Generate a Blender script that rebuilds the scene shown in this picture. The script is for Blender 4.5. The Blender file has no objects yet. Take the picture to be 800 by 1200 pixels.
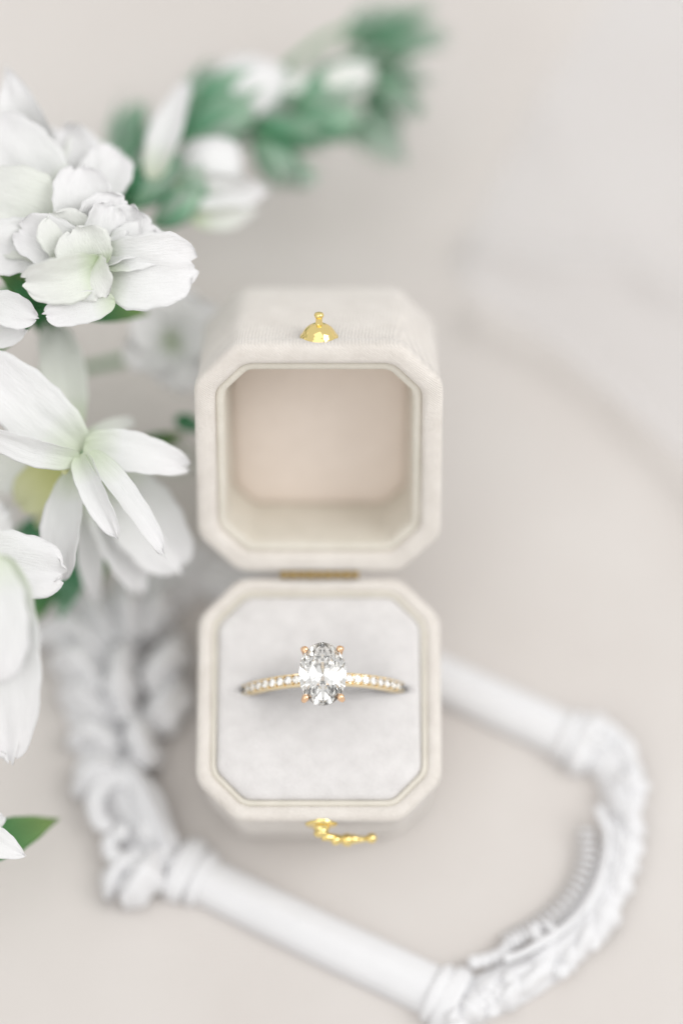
import bpy, bmesh, math, random
import numpy as np
from mathutils import Vector, Matrix, Euler, noise

random.seed(7)
R = math.radians
MM = 0.001
scene = bpy.context.scene
col = scene.collection

# ------------------------------------------------------------------ camera
TAU = R(23.0)                 # camera axis, degrees off the vertical
DIST = 346.0                  # mm to the centre stone
PXMM = 800.0 / 83.0           # photo pixels per mm at the focus distance
FOC = 24.0 * DIST / 83.0
BOX_TILT = R(6.0)
BOX_H = 17.5                  # base depth, mm
SLOT_Y = 0.9
STONE_LOCAL = Vector((0.5, SLOT_Y, BOX_H + 8.4))
BOX_POS = Vector((0, 0, 1.5))
boxM = Matrix.Translation(BOX_POS) @ Matrix.Rotation(BOX_TILT, 4, 'X')
P_STONE = boxM @ STONE_LOCAL
C_R = Vector((1, 0, 0)); C_F = Vector((0, math.sin(TAU), -math.cos(TAU))); C_U = Vector((0, math.cos(TAU), math.sin(TAU)))
CAM = P_STONE - C_F*DIST - C_R*((378-400)/PXMM) - C_U*((600-790)/PXMM)

def ray(px, py):
    return C_F + C_R*((px-400)/PXMM/DIST) + C_U*((600-py)/PXMM/DIST)
def P(px, py, z):             # point seen at a photo pixel, at height z mm
    d = ray(px, py); return CAM + d*((z-CAM.z)/d.z)
def F(px, py, dd):            # the same, dd mm beyond the sharp plane
    return CAM + ray(px, py)*(DIST+dd)

cam = bpy.data.objects.new('camera', bpy.data.cameras.new('camera'))
col.objects.link(cam)
cam.matrix_world = Matrix((( C_R.x, C_U.x, -C_F.x, CAM.x*MM), (C_R.y, C_U.y, -C_F.y, CAM.y*MM),
                           (C_R.z, C_U.z, -C_F.z, CAM.z*MM), (0, 0, 0, 1)))
cd = cam.data
cd.sensor_fit = 'HORIZONTAL'; cd.sensor_width = 24; cd.lens = FOC
cd.clip_start = 0.01; cd.clip_end = 20
cd.dof.use_dof = True; cd.dof.focus_distance = (DIST+0.3)*MM; cd.dof.aperture_fstop = 3.0
scene.camera = cam

# ------------------------------------------------------------------ world and lamps
w = bpy.data.worlds.new('World'); scene.world = w; w.use_nodes = True
bg = w.node_tree.nodes['Background']
bg.inputs[0].default_value = (1.0, 0.995, 0.99, 1); bg.inputs[1].default_value = 0.75
def area(name, loc, target, size, sy, power, color):
    l = bpy.data.lights.new(name, 'AREA'); l.shape = 'RECTANGLE'; l.size = size; l.size_y = sy
    l.energy = power; l.color = color
    o = bpy.data.objects.new(name, l); col.objects.link(o)
    o.location = loc
    o.rotation_euler = (Vector(target)-Vector(loc)).to_track_quat('-Z', 'Y').to_euler()
    return o
area('window_light', (1.02, 0.02, 1.10), (0, 0, 0), 0.7, 0.8, 8.4, (1.0, 0.99, 0.98))
area('front_left_fill', (-0.5, -0.7, 1.0), (-.03, 0, 0), 1.0, 1.0, 2.6, (1.0, 0.97, 0.94))  # unseen fill lamp, added to lift the foreground and left side
area('overhead_fill', (-0.05, 0.10, 1.25), (0, 0, 0), 1.0, 1.0, 2.2, (1.0, 0.995, 0.99))  # added overhead softbox, brightens what the diamond reflects
vs = scene.view_settings
vs.view_transform = 'Standard'; vs.look = 'None'; vs.exposure = 0.02; vs.gamma = 1.0
scene.render.engine = 'CYCLES'
cy = scene.cycles
cy.use_denoising = True; cy.max_bounces = 20; cy.transmission_bounces = 16; cy.glossy_bounces = 8
cy.transparent_max_bounces = 16; cy.diffuse_bounces = 5; cy.caustics_reflective = False; cy.caustics_refractive = False
cy.sample_clamp_indirect = 8.0

# ------------------------------------------------------------------ materials
def newmat(name):
    m = bpy.data.materials.new(name); m.use_nodes = True
    nt = m.node_tree; return m, nt, nt.nodes['Principled BSDF'], nt.nodes, nt.links
def N(nt, typ, **kw):
    n = nt.nodes.new(typ)
    for k, v in kw.items():
        if k.startswith('i_'):
            n.inputs[k[2:].replace('_', ' ')].default_value = v
        else: setattr(n, k, v)
    return n
def ramp(nt, fac, stops):
    r = nt.nodes.new('ShaderNodeValToRGB'); e = r.color_ramp.elements
    e[0].position, e[0].color = stops[0][0], (*stops[0][1], 1)
    e[1].position, e[1].color = stops[-1][0], (*stops[-1][1], 1)
    for p, c in stops[1:-1]:
        x = e.new(p); x.color = (*c, 1)
    nt.links.new(fac, r.inputs[0]); return r
def coords(nt, sc=(1, 1, 1), kind='Object', rot=(0, 0, 0)):
    t = nt.nodes.new('ShaderNodeTexCoord'); m = nt.nodes.new('ShaderNodeMapping')
    m.inputs['Scale'].default_value = sc; m.inputs['Rotation'].default_value = rot
    nt.links.new(t.outputs[kind], m.inputs[0]); return m.outputs[0]
def noise_tex(nt, vec, scale, detail=3, rough=.55):
    n = N(nt, 'ShaderNodeTexNoise'); n.inputs['Scale'].default_value = scale
    n.inputs['Detail'].default_value = detail; n.inputs['Roughness'].default_value = rough
    nt.links.new(vec, n.inputs['Vector']); return n.outputs[0]
def bump(nt, h, strength, dist, prev=None):
    b = N(nt, 'ShaderNodeBump'); b.inputs['Strength'].default_value = strength
    b.inputs['Distance'].default_value = dist
    nt.links.new(h, b.inputs['Height'])
    if prev is not None: nt.links.new(prev, b.inputs['Normal'])
    return b.outputs[0]

def velvet(name, c0, c1, pile=1400, rib=False, sheen=.5):
    m, nt, b, nn, L = newmat(name)
    v = coords(nt)
    big = noise_tex(nt, v, 380, 4, .6)
    fine = noise_tex(nt, v, pile*2, 3, .7)
    mix = N(nt, 'ShaderNodeMath', operation='MULTIPLY_ADD'); L.new(fine, mix.inputs[0]); mix.inputs[1].default_value = .35
    L.new(big, mix.inputs[2])
    cm = [(a+b)/2 for a, b in zip(c0, c1)]; c0 = [a*.4+b*.6 for a, b in zip(c0, cm)]
    r = ramp(nt, mix.outputs[0], [(.35, c0), (1.0, c1)])
    L.new(r.outputs[0], b.inputs['Base Color'])
    b.inputs['Roughness'].default_value = .95; b.inputs['Specular IOR Level'].default_value = .15
    b.inputs['Sheen Weight'].default_value = sheen; b.inputs['Sheen Roughness'].default_value = .45
    nrm = bump(nt, fine, .55, .00025)
    nrm = bump(nt, big, .2, .0003, nrm)
    if rib:
        # corded pile: small herringbone ribs
        rv = coords(nt)
        wv = N(nt, 'ShaderNodeTexWave', wave_type='BANDS', bands_direction='DIAGONAL')
        wv.inputs['Scale'].default_value = 1500; wv.inputs['Distortion'].default_value = 2.2; wv.inputs['Detail Scale'].default_value = 2
        L.new(rv, wv.inputs['Vector'])
        nrm = bump(nt, wv.outputs['Fac'], .45, .0001, nrm)
        mu = N(nt, 'ShaderNodeMix', data_type='RGBA', blend_type='MULTIPLY'); mu.inputs[0].default_value = .07
        L.new(r.outputs[0], mu.inputs[6]); L.new(wv.outputs['Fac'], mu.inputs[7]); L.new(mu.outputs[2], b.inputs['Base Color'])
    L.new(nrm, b.inputs['Normal'])
    return m
M = {}
M['shell'] = velvet('ivory_corded_velvet', (.66, .61, .555), (.86, .815, .76), 1500, True)
M['cushion'] = velvet('pale_grey_velvet', (.59, .57, .56), (.79, .77, .76), 1500, False, .8)
M['liner'] = velvet('cream_liner', (.62, .585, .50), (.76, .72, .64), 1800, False, .2)
M['liner'].node_tree.nodes['Principled BSDF'].inputs['Roughness'].default_value = .42
M['liner'].node_tree.nodes['Principled BSDF'].inputs['Specular IOR Level'].default_value = .4
M['inner'] = velvet('blush_satin_velvet', (.74, .65, .58), (.82, .73, .66), 1200, False, .3)

def metal(name, c, rough):
    m, nt, b, nn, L = newmat(name)
    b.inputs['Base Color'].default_value = (*c, 1); b.inputs['Metallic'].default_value = 1
    n = noise_tex(nt, coords(nt), 900, 2)
    mr = N(nt, 'ShaderNodeMapRange'); mr.inputs['To Min'].default_value = rough*.7; mr.inputs['To Max'].default_value = rough*1.4
    L.new(n, mr.inputs['Value']); L.new(mr.outputs[0], b.inputs['Roughness'])
    return m
M['brass'] = metal('polished_brass', (.95, .76, .32), .09)
M['oldbrass'] = metal('hinge_brass', (.42, .30, .13), .35)
M['gold'] = metal('yellow_gold', (1.0, .84, .56), .12)
M['rose'] = metal('rose_gold', (.98, .66, .42), .10)

def gem(name):
    m = bpy.data.materials.new(name); m.use_nodes = True; nt = m.node_tree
    nt.nodes.remove(nt.nodes['Principled BSDF']); out = nt.nodes['Material Output']
    g = nt.nodes.new('ShaderNodeBsdfGlass'); g.inputs['Color'].default_value = (.995, .995, .99, 1)
    g.inputs['Roughness'].default_value = 0; g.inputs['IOR'].default_value = 2.417
    nt.links.new(g.outputs[0], out.inputs[0]); return m
M['gem'] = gem('diamond')

def cloth_mat():
    m, nt, b, nn, L = newmat('ivory_linen')
    v = coords(nt)
    w1 = N(nt, 'ShaderNodeTexWave', wave_type='BANDS', bands_direction='X'); w1.inputs['Scale'].default_value = 620; w1.inputs['Distortion'].default_value = 1.2; w1.inputs['Detail Scale'].default_value = .5
    w2 = N(nt, 'ShaderNodeTexWave', wave_type='BANDS', bands_direction='Y'); w2.inputs['Scale'].default_value = 620; w2.inputs['Distortion'].default_value = 1.2; w2.inputs['Detail Scale'].default_value = .5
    L.new(v, w1.inputs['Vector']); L.new(v, w2.inputs['Vector'])
    mx = N(nt, 'ShaderNodeMath', operation='MAXIMUM'); L.new(w1.outputs['Fac'], mx.inputs[0]); L.new(w2.outputs['Fac'], mx.inputs[1])
    big = noise_tex(nt, v, 28, 3)
    r = ramp(nt, big, [(.35, (.63, .592, .562)), (.7, (.67, .638, .61))])
    L.new(r.outputs[0], b.inputs['Base Color'])
    b.inputs['Roughness'].default_value = .85; b.inputs['Specular IOR Level'].default_value = .2
    b.inputs['Sheen Weight'].default_value = .2
    L.new(bump(nt, mx.outputs[0], .4, .00015), b.inputs['Normal'])
    return m
M['linen'] = cloth_mat()

def plaster_mat():
    m, nt, b, nn, L = newmat('white_painted_plaster')
    v = coords(nt); n = noise_tex(nt, v, 420, 4)
    r = ramp(nt, noise_tex(nt, v, 90, 3), [(.3, (.745, .745, .755)), (.7, (.785, .785, .795))])
    L.new(r.outputs[0], b.inputs['Base Color'])
    b.inputs['Roughness'].default_value = .6; b.inputs['Specular IOR Level'].default_value = .3
    L.new(bump(nt, n, .35, .0003), b.inputs['Normal']); return m
M['plaster'] = plaster_mat()

def petal_mat(name, base, mid, tip, trans=.14, vein=.36):
    m, nt, b, nn, L = newmat(name)
    tc = nn.new('ShaderNodeTexCoord'); sep = nn.new('ShaderNodeSeparateXYZ'); L.new(tc.outputs['UV'], sep.inputs[0])
    uvm = nn.new('ShaderNodeMapping'); uvm.inputs['Scale'].default_value = (13, 2.2, 1); L.new(tc.outputs['UV'], uvm.inputs[0])
    vn = noise_tex(nt, uvm.outputs[0], 3.0, 4, .65)
    fn = noise_tex(nt, coords(nt), 1200, 3)
    r = ramp(nt, sep.outputs[1], [(0.0, base), (.35, mid), (.9, tip)])
    mul = N(nt, 'ShaderNodeMix', data_type='RGBA', blend_type='MULTIPLY'); mul.inputs[0].default_value = .10
    L.new(r.outputs[0], mul.inputs[6]); L.new(vn, mul.inputs[7])
    L.new(mul.outputs[2], b.inputs['Base Color'])
    b.inputs['Roughness'].default_value = .6; b.inputs['Specular IOR Level'].default_value = .3
    nr = bump(nt, vn, vein, .0006); nr = bump(nt, fn, .25, .0002, nr)
    L.new(nr, b.inputs['Normal'])
    t = nn.new('ShaderNodeBsdfTranslucent'); L.new(mul.outputs[2], t.inputs[0]); L.new(nr, t.inputs['Normal'])
    mix = nn.new('ShaderNodeMixShader'); mix.inputs[0].default_value = trans
    L.new(b.outputs[0], mix.inputs[1]); L.new(t.outputs[0], mix.inputs[2])
    L.new(mix.outputs[0], nn['Material Output'].inputs[0]); return m
M['petal'] = petal_mat('white_petal', (.72, .80, .62), (.91, .92, .91), (.94, .935, .94))
M['petal_cream'] = petal_mat('greenish_white_petal', (.62, .74, .48), (.87, .90, .83), (.92, .93, .90))
M['petal_yellow'] = petal_mat('yellow_green_petal', (.45, .58, .22), (.72, .74, .32), (.78, .80, .52))
M['sepal'] = petal_mat('sage_green_sepal', (.18, .52, .26), (.27, .62, .38), (.58, .80, .62), .25, .8)
M['sepal_pale'] = petal_mat('pale_mint_sepal', (.34, .66, .40), (.50, .76, .56), (.76, .88, .78), .25, .8)
M['sepal_dark'] = petal_mat('deep_green_sepal', (.10, .38, .16), (.15, .47, .24), (.40, .64, .46), .25, .8)
M['leaf'] = petal_mat('fresh_green_leaf', (.10, .36, .12), (.14, .46, .19), (.40, .60, .22), .3, 1.0)
M['stem'] = petal_mat('green_stem', (.16, .36, .16), (.20, .40, .20), (.26, .46, .26), .1, .4)

def tulle_mat():
    m = bpy.data.materials.new('white_tulle'); m.use_nodes = True; nt = m.node_tree; L = nt.links
    b = nt.nodes['Principled BSDF']; b.inputs['Base Color'].default_value = (.84, .84, .86, 1); b.inputs['Roughness'].default_value = .5
    v = coords(nt, kind='UV')
    a = []
    for rot in (0, 60, 120):
        mp = N(nt, 'ShaderNodeMapping'); mp.inputs['Rotation'].default_value = (0, 0, R(rot)); L.new(v, mp.inputs[0])
        wv = N(nt, 'ShaderNodeTexWave', wave_type='BANDS', bands_direction='X'); wv.inputs['Scale'].default_value = 42
        L.new(mp.outputs[0], wv.inputs['Vector']); a.append(wv.outputs['Fac'])
    m1 = N(nt, 'ShaderNodeMath', operation='MAXIMUM'); L.new(a[0], m1.inputs[0]); L.new(a[1], m1.inputs[1])
    m2 = N(nt, 'ShaderNodeMath', operation='MAXIMUM'); L.new(m1.outputs[0], m2.inputs[0]); L.new(a[2], m2.inputs[1])
    mr = N(nt, 'ShaderNodeMapRange'); mr.inputs['From Min'].default_value = .86; mr.inputs['From Max'].default_value = .99
    mr.inputs['To Min'].default_value = .03; mr.inputs['To Max'].default_value = .55; L.new(m2.outputs[0], mr.inputs['Value'])
    tr = N(nt, 'ShaderNodeBsdfTransparent'); mix = N(nt, 'ShaderNodeMixShader')
    L.new(mr.outputs[0], mix.inputs[0]); L.new(tr.outputs[0], mix.inputs[1]); L.new(b.outputs[0], mix.inputs[2])
    L.new(mix.outputs[0], nt.nodes['Material Output'].inputs[0]); return m
M['tulle'] = tulle_mat()

# ------------------------------------------------------------------ helpers
def tag(o, label=None, cat=None, group=None, kind=None):
    if label: o['label'] = label
    if cat: o['category'] = cat
    if group: o['group'] = group
    if kind: o['kind'] = kind
    return o
def empty(name, loc=(0, 0, 0), M4=None):
    o = bpy.data.objects.new(name, None); col.objects.link(o); o.empty_display_size = .005
    if M4 is not None: o.matrix_basis = M4
    else: o.location = loc
    return o
def link(name, me, mat, parent=None, smooth=True):
    if smooth: me.shade_smooth()
    if mat and not me.materials: me.materials.append(mat)
    o = bpy.data.objects.new(name, me); col.objects.link(o)
    if parent: o.parent = parent
    return o
def mesh(name, V, Fc, mat, parent=None, smooth=True, uv=None, origin=None):
    """V in mm in the parent's own space (or world when there is no parent)."""
    o0 = Vector(origin) if origin is not None else Vector((0, 0, 0))
    me = bpy.data.meshes.new(name)
    me.from_pydata([((v[0]-o0.x)*MM, (v[1]-o0.y)*MM, (v[2]-o0.z)*MM) for v in V], [], Fc)
    if uv is not None:
        l = me.uv_layers.new(name='UVMap')
        for lp in me.loops: l.data[lp.index].uv = uv[lp.vertex_index]
    me.update()
    bm = bmesh.new(); bm.from_mesh(me); bmesh.ops.recalc_face_normals(bm, faces=bm.faces); bm.to_mesh(me); bm.free()
    ob = link(name, me, mat, parent, smooth)
    if origin is not None: ob.location = o0*MM
    return ob
def sharp(o, deg=35):
    me = o.data
    try: me.set_sharp_from_angle(angle=R(deg))
    except Exception: pass

class MB:
    def __init__(s): s.V = []; s.F = []
    def add(s, V, Fc):
        k = len(s.V); s.V += [tuple(v) for v in V]; s.F += [tuple(i+k for i in f) for f in Fc]; return s
    def sphere(s, c, r, seg=10, rings=6, sc=(1, 1, 1), Rm=None):
        V = []; Fc = []
        for i in range(rings+1):
            t = math.pi*i/rings
            for j in range(seg):
                a = 2*math.pi*j/seg
                p = Vector((math.sin(t)*math.cos(a)*r*sc[0], math.sin(t)*math.sin(a)*r*sc[1], math.cos(t)*r*sc[2]))
                if Rm is not None: p = Rm @ p
                V.append(Vector(c)+p)
        for i in range(rings):
            for j in range(seg):
                a = i*seg+j; b = i*seg+(j+1) % seg
                if i == 0: Fc.append((a, a+seg, b+seg))
                elif i == rings-1: Fc.append((a, a+seg, b))
                else: Fc.append((a, a+seg, b+seg, b))
        return s.add(V, Fc)
    def tube(s, pts, rad, seg=10, cap=True, flat=(1, 1), up=None):
        pts = [Vector(p) for p in pts]; n = len(pts)
        if not hasattr(rad, '__len__'): rad = [rad]*n
        V = []; Fc = []; prev = None
        for i, p in enumerate(pts):
            t = (pts[min(i+1, n-1)]-pts[max(i-1, 0)]).normalized()
            if prev is None:
                a = Vector(up) if up is not None else (Vector((0, 0, 1)) if abs(t.z) < .9 else Vector((1, 0, 0)))
            else: a = prev if up is None else Vector(up)
            x = (a - t*a.dot(t)).normalized(); prev = x
            y = t.cross(x)
            for j in range(seg):
                q = 2*math.pi*j/seg
                V.append(p + (x*math.cos(q)*flat[0] + y*math.sin(q)*flat[1])*rad[i])
        for i in range(n-1):
            for j in range(seg):
                Fc.append((i*seg+j, i*seg+(j+1) % seg, (i+1)*seg+(j+1) % seg, (i+1)*seg+j))
        if cap:
            Fc.append(tuple(reversed(range(seg)))); Fc.append(tuple((n-1)*seg+j for j in range(seg)))
        return s.add(V, Fc)
    def build(s, name, mat, parent=None, smooth=True, origin=None):
        return mesh(name, s.V, s.F, mat, parent, smooth, None, origin)

def spline(pts, n):
    """Catmull-Rom through pts (any tuple length), n samples."""
    A = np.array([list(p) for p in pts], float); m = len(A)
    A = np.vstack([2*A[0]-A[1], A, 2*A[-1]-A[-2]])
    out = []
    for i in range(n):
        t = i/(n-1)*(m-1); k = min(int(t), m-2); f = t-k
        p0, p1, p2, p3 = A[k], A[k+1], A[k+2], A[k+3]
        out.append(.5*((2*p1)+(-p0+p2)*f+(2*p0-5*p1+4*p2-p3)*f*f+(-p0+3*p1-3*p2+p3)*f**3))
    return out

# ------------------------------------------------------------------ linen ground
def seg_dist(x, y, pts):
    best = 1e9
    for (x0, y0), (x1, y1) in zip(pts[:-1], pts[1:]):
        dx, dy = x1-x0, y1-y0; t = max(0, min(1, ((x-x0)*dx+(y-y0)*dy)/(dx*dx+dy*dy)))
        qx, qy = x0+t*dx, y0+t*dy; d = math.hypot(x-qx, y-qy)
        sgn = 1 if (x-x0)*dy-(y-y0)*dx > 0 else -1
        if d < abs(best): best = d*sgn
    return best
def gp(px, py): q = P(px, py, 0); return (q.x, q.y)
folds = [([gp(560, 380), gp(640, 415), gp(720, 475), gp(800, 560), gp(900, 680), gp(1050, 900)], 2.2, 2.2),
         ([gp(560, 300), gp(650, 312), gp(740, 318), gp(810, 350), gp(900, 400), gp(1100, 600)], 2.2, 2.4),
         ([gp(-300, 330), gp(0, 310), gp(240, 325), gp(420, 335), gp(540, 345)], 1.1, 4.5)]
def cloth_z(x, y):
    z = 0
    for pts, h, wd in folds:
        d = seg_dist(x, y, pts)
        z += h*math.exp(-(d/wd)**2)
    z += 0.5*noise.noise(Vector((x/38, y/30, 3.1)))+.5*noise.noise(Vector((x/90, y/70, 9)))
    # quiet under the box and frame
    return z*1.0
def build_ground():
    xs = list(np.linspace(-900, -90, 14))+list(np.linspace(-85, 95, 145))+list(np.linspace(100, 900, 14))
    ys = list(np.linspace(-700, -60, 12))+list(np.linspace(-56, 110, 140))+list(np.linspace(116, 1000, 16))
    V = []; Fc = []
    for y in ys:
        for x in xs:
            inner = max(0, 1-max(0, abs(x)-90)/60)*max(0, 1-max(0, abs(y-25)-90)/60)
            z = cloth_z(x, y)*inner
            flat = math.exp(-((x/26)**2+((y+2)/24)**2)**2)
            V.append((x, y, z*(1-flat)-.35))
    nx = len(xs)
    for j in range(len(ys)-1):
        for i in range(nx-1):
            a = j*nx+i; Fc.append((a, a+1, a+nx+1, a+nx))
    o = mesh('linen_ground', V, Fc, M['linen']); tag(o, kind='structure', label='pale beige linen cloth with soft folds under everything')
build_ground()

# ------------------------------------------------------------------ ring box
def octagon(a, c, b=None):
    b = b or a
    return [(a, -b+c), (a, b-c), (a-c, b), (-a+c, b), (-a, b-c), (-a, -b+c), (-a+c, -b), (a-c, -b)]
def offset_poly(poly, e, fixed=None):
    n = len(poly); out = []
    L = []
    for i in range(n):
        p, q = Vector(poly[i]), Vector(poly[(i+1) % n]); d = (q-p).normalized()
        nrm = Vector((-d.y, d.x)); k = 0 if fixed is not None and abs(p.y-fixed) < 1e-4 and abs(q.y-fixed) < 1e-4 else 1
        L.append((p+nrm*e*k, d))       # inward for CCW
    for i in range(n):
        (p, d), (q, f) = L[i-1], L[i]
        den = d.x*f.y-d.y*f.x
        t = ((q.x-p.x)*f.y-(q.y-p.y)*f.x)/den
        out.append(p+d*t)
    return out
def rounded(poly, r, seg=4, sub=1):
    n = len(poly); out = []
    for i in range(n):
        p = Vector(poly[i]); a = (Vector(poly[i-1])-p); b = (Vector(poly[(i+1) % n])-p)
        rr = min(r, a.length*.45, b.length*.45); a.normalize(); b.normalize()
        s, e = p+a*rr, p+b*rr
        for k in range(seg+1):
            t = k/seg; out.append((1-t)**2*s+2*t*(1-t)*p+t*t*e)
    # subdivide the straights
    res = []
    for i in range(len(out)):
        p, q = out[i], out[(i+1) % len(out)]
        k = max(1, int((q-p).length/1.5))
        for j in range(k): res.append(p+(q-p)*(j/k))
    return res
def loft(poly, prof, r=1.0, closed=False, cap0=True, cap1=True, fixed=None):
    """prof: list of (inward offset, z) ; returns V, F."""
    base = None; V = []; Fc = []; rings = []
    ref = rounded(poly, r)
    n = len(ref)
    for e, z in prof:
        # offset the rounded outline point by point using the polygon's scaling to keep the count
        off = offset_poly(poly, e, fixed)
        # map each ref point by barycentric along edges of poly -> edges of off
        ring = []
        for q in ref:
            ring.append(map_point(q, poly, off))
        rings.append([(p.x, p.y, z) for p in ring])
    for rg in rings: V += rg
    m = len(rings)
    for i in range(m-1 if not closed else m):
        a0 = i*n; b0 = ((i+1) % m)*n
        for j in range(n):
            Fc.append((a0+j, a0+(j+1) % n, b0+(j+1) % n, b0+j))
    if not closed:
        if cap0: Fc.append(tuple(reversed(range(n))))
        if cap1: Fc.append(tuple((m-1)*n+j for j in range(n)))
    return V, Fc
def map_point(q, poly, off):
    c = sum((Vector(p) for p in poly), Vector((0, 0)))/len(poly)
    c2 = sum((Vector(p) for p in off), Vector((0, 0)))/len(off)
    n = len(poly)
    for i in range(n):
        a = Vector(poly[i])-c; b = Vector(poly[(i+1) % n])-c; d = q-c
        den = a.x*b.y-a.y*b.x
        u = (d.x*b.y-d.y*b.x)/den; v = (a.x*d.y-a.y*d.x)/den
        if u >= -1e-6 and v >= -1e-6:
            return c2+(Vector(off[i])-c2)*u+(Vector(off[(i+1) % n])-c2)*v
    return q
OCT = octagon(15.2, 5.1, 15.5)
H = BOX_H
box = empty('ring_box', M4=Matrix.Translation(BOX_POS*MM) @ Matrix.Rotation(BOX_TILT, 4, 'X'))
tag(box, 'open octagonal ivory velvet ring box holding the diamond ring', 'ring box')
V, Fc = loft(OCT, [(1.9, 0), (1.3, .15), (1.05, .8), (.8, 6), (.5, H-3.1), (.35, H-2.6), (.02, H-2.3), (0, H-1.0), (.1, H-.4), (.4, H-.05), (1.0, H+.08), (1.5, H-.02), (1.75, H-.25), (1.85, H-1.0), (2.0, .5)], 1.3, cap1=True)
mesh('base_shell', V, Fc, M['shell'], box)
V, Fc = loft(OCT, [(1.7, H-.8), (1.78, H-.35), (1.95, H-.16), (2.25, H-.1), (2.5, H-.25), (2.56, H-2.5)], 1.1, cap0=False, cap1=False)
mesh('base_lining', V, Fc, M['liner'], box)
# the two halves of the cushion, pressed together along the ring slot
inn = [Vector(p) for p in offset_poly(OCT, 2.57)]
def clip(poly, y, keep_above):
    out = []
    for i in range(len(poly)):
        p, q = poly[i], poly[(i+1) % len(poly)]
        ip = (p.y > y) == keep_above; iq = (q.y > y) == keep_above
        if ip: out.append(p)
        if ip != iq: t = (y-p.y)/(q.y-p.y); out.append(p+(q-p)*t)
    return out
prof = [(0, H-5), (.0, H-.5), (.08, H-.1), (.3, H+.22), (.7, H+.42), (1.4, H+.6), (2.4, H+.72), (3.6, H+.8), (4.6, H+.84)]
V, Fc = loft([tuple(p) for p in inn], prof, .9, cap0=False)
cush = mesh('cushion', V, Fc, M['cushion'], box)
bm = bmesh.new(); bm.from_mesh(cush.data)
for n_, vals in ((Vector((0, 1, 0)), [SLOT_Y+k for k in (-7, -5, -3, -1.6, -.9, -.5, -.22, 0, .22, .5, .9, 1.6, 3, 5, 7)]), (Vector((1, 0, 0)), [k for k in (-11.8, -11.2, -10.7, -10.2, -9.6, -9, -7, -5, -3, -1, 1, 3, 5, 7, 9, 9.6, 10.2, 10.7, 11.2, 11.8)])):
    for v_ in vals:
        geo = [g_ for g_ in bm.verts[:]+bm.edges[:]+bm.faces[:] if (g_.co.z > (H-.2)*MM if isinstance(g_, bmesh.types.BMVert) else all(q.co.z > (H-.2)*MM for q in g_.verts))]
        bmesh.ops.bisect_plane(bm, geom=geo, plane_co=n_*v_*MM, plane_no=n_, dist=1e-7)
for v_ in bm.verts:
    x, y, z = v_.co/MM
    if z > H:
        dy = y-SLOT_Y; ax = abs(x-.5)
        z += .12*noise.noise(Vector((x*.5, y*.5, 2)))+.25*math.exp(-((abs(dy)-1.3)/.8)**2)*max(0, 1-(ax/11)**4)
        z -= .8*math.exp(-(dy/.3)**2)*math.exp(-((ax-10.3)/1.1)**2)+.5*math.exp(-(dy/.35)**2)*(1 if ax < 10.2 else 0)
        v_.co.z = z*MM
bm.to_mesh(cush.data); bm.free(); cush.data.shade_smooth()

# lid, built closed above the hinge axis and swung open
LID = R(136.5)
HING = Vector((0, 15.75, H+.35))
lidM = Matrix.Translation(HING) @ Matrix.Rotation(-LID, 4, 'X') @ Matrix.Translation(Vector((0, -15.75, 0)))
def lidpts(V): return [tuple(lidM @ Vector(v)) for v in V]
D = 21.0
V, Fc = loft(OCT, [(2.6, 1.6), (2.5, .55), (2.2, .12), (1.8, .0), (1.2, -.1), (.5, -.05), (.12, .2), (0, .7), (0, 2.3), (.15, 2.6), (.2, 3.0), (.3, 8), (.4, D-1.4), (.65, D-.6), (1.3, D-.1), (2.4, D)], 1.3, cap0=False)
lid = mesh('lid_shell', lidpts(V), Fc, M['shell'], box)
V, Fc = loft(OCT, [(2.45, 2.0), (2.5, 1.15), (2.7, .9), (3.1, .85), (3.5, 1.0), (3.7, 1.6), (3.8, 6), (4.0, 11.6)], 1.1, cap0=False, cap1=False)
mesh('lid_lining', lidpts(V), Fc, M['liner'], box)
V, Fc = loft(OCT, [(3.85, 11.8), (4.25, 11.3), (5.0, 11.15), (7, 11.1)], 1.1, cap0=False)
mesh('lid_panel', lidpts(V), Fc, M['inner'], box)

# knob on the lid's front wall (faces up when open)
def lathe(prof, seg, Mx):
    prof = [(abs(a), b) for a, b in spline(prof, len(prof)*4)]
    V = []; Fc = []
    for r_, z in prof:
        for j in range(seg):
            a = 2*math.pi*j/seg; V.append(tuple(Mx @ Vector((r_*math.cos(a), r_*math.sin(a), z))))
    for i in range(len(prof)-1):
        for j in range(seg): Fc.append((i*seg+j, i*seg+(j+1) % seg, (i+1)*seg+(j+1) % seg, (i+1)*seg+j))
    Fc.append(tuple((len(prof)-1)*seg+j for j in range(seg)))
    return V, Fc
KM = lidM @ Matrix.Translation(Vector((0.05, -15.25, 3.3))) @ Matrix.Rotation(R(90), 4, 'X')
V, Fc = lathe([(2.3, 0), (2.34, .12), (2.2, .3), (2.05, .5), (1.85, .85), (1.55, 1.2), (1.15, 1.5), (.75, 1.7), (.5, 1.75)], 32, KM)
knob = mesh('knob', V, Fc, M['brass'], box)
V, Fc = lathe([(.5, 1.6), (.42, 1.9), (.42, 2.5), (.52, 2.65), (.6, 2.9), (.5, 3.15), (.2, 3.25)], 20, KM)
mesh('knob_pin', V, Fc, M['brass'], knob)
# hinge
hb = MB()
for k in range(9):
    x0 = -5+k*10/9
    hb.tube([(x0+.06, 15.8, H+.15), (x0+10/9-.06, 15.8, H+.15)], .62 if k % 2 else .56, 12)
hinge = hb.build('hinge', M['oldbrass'], box)
hl = MB().tube([(-5, 14.6, H+.02), (5, 14.6, H+.02)], .5, 8, flat=(.3, 1))
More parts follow.
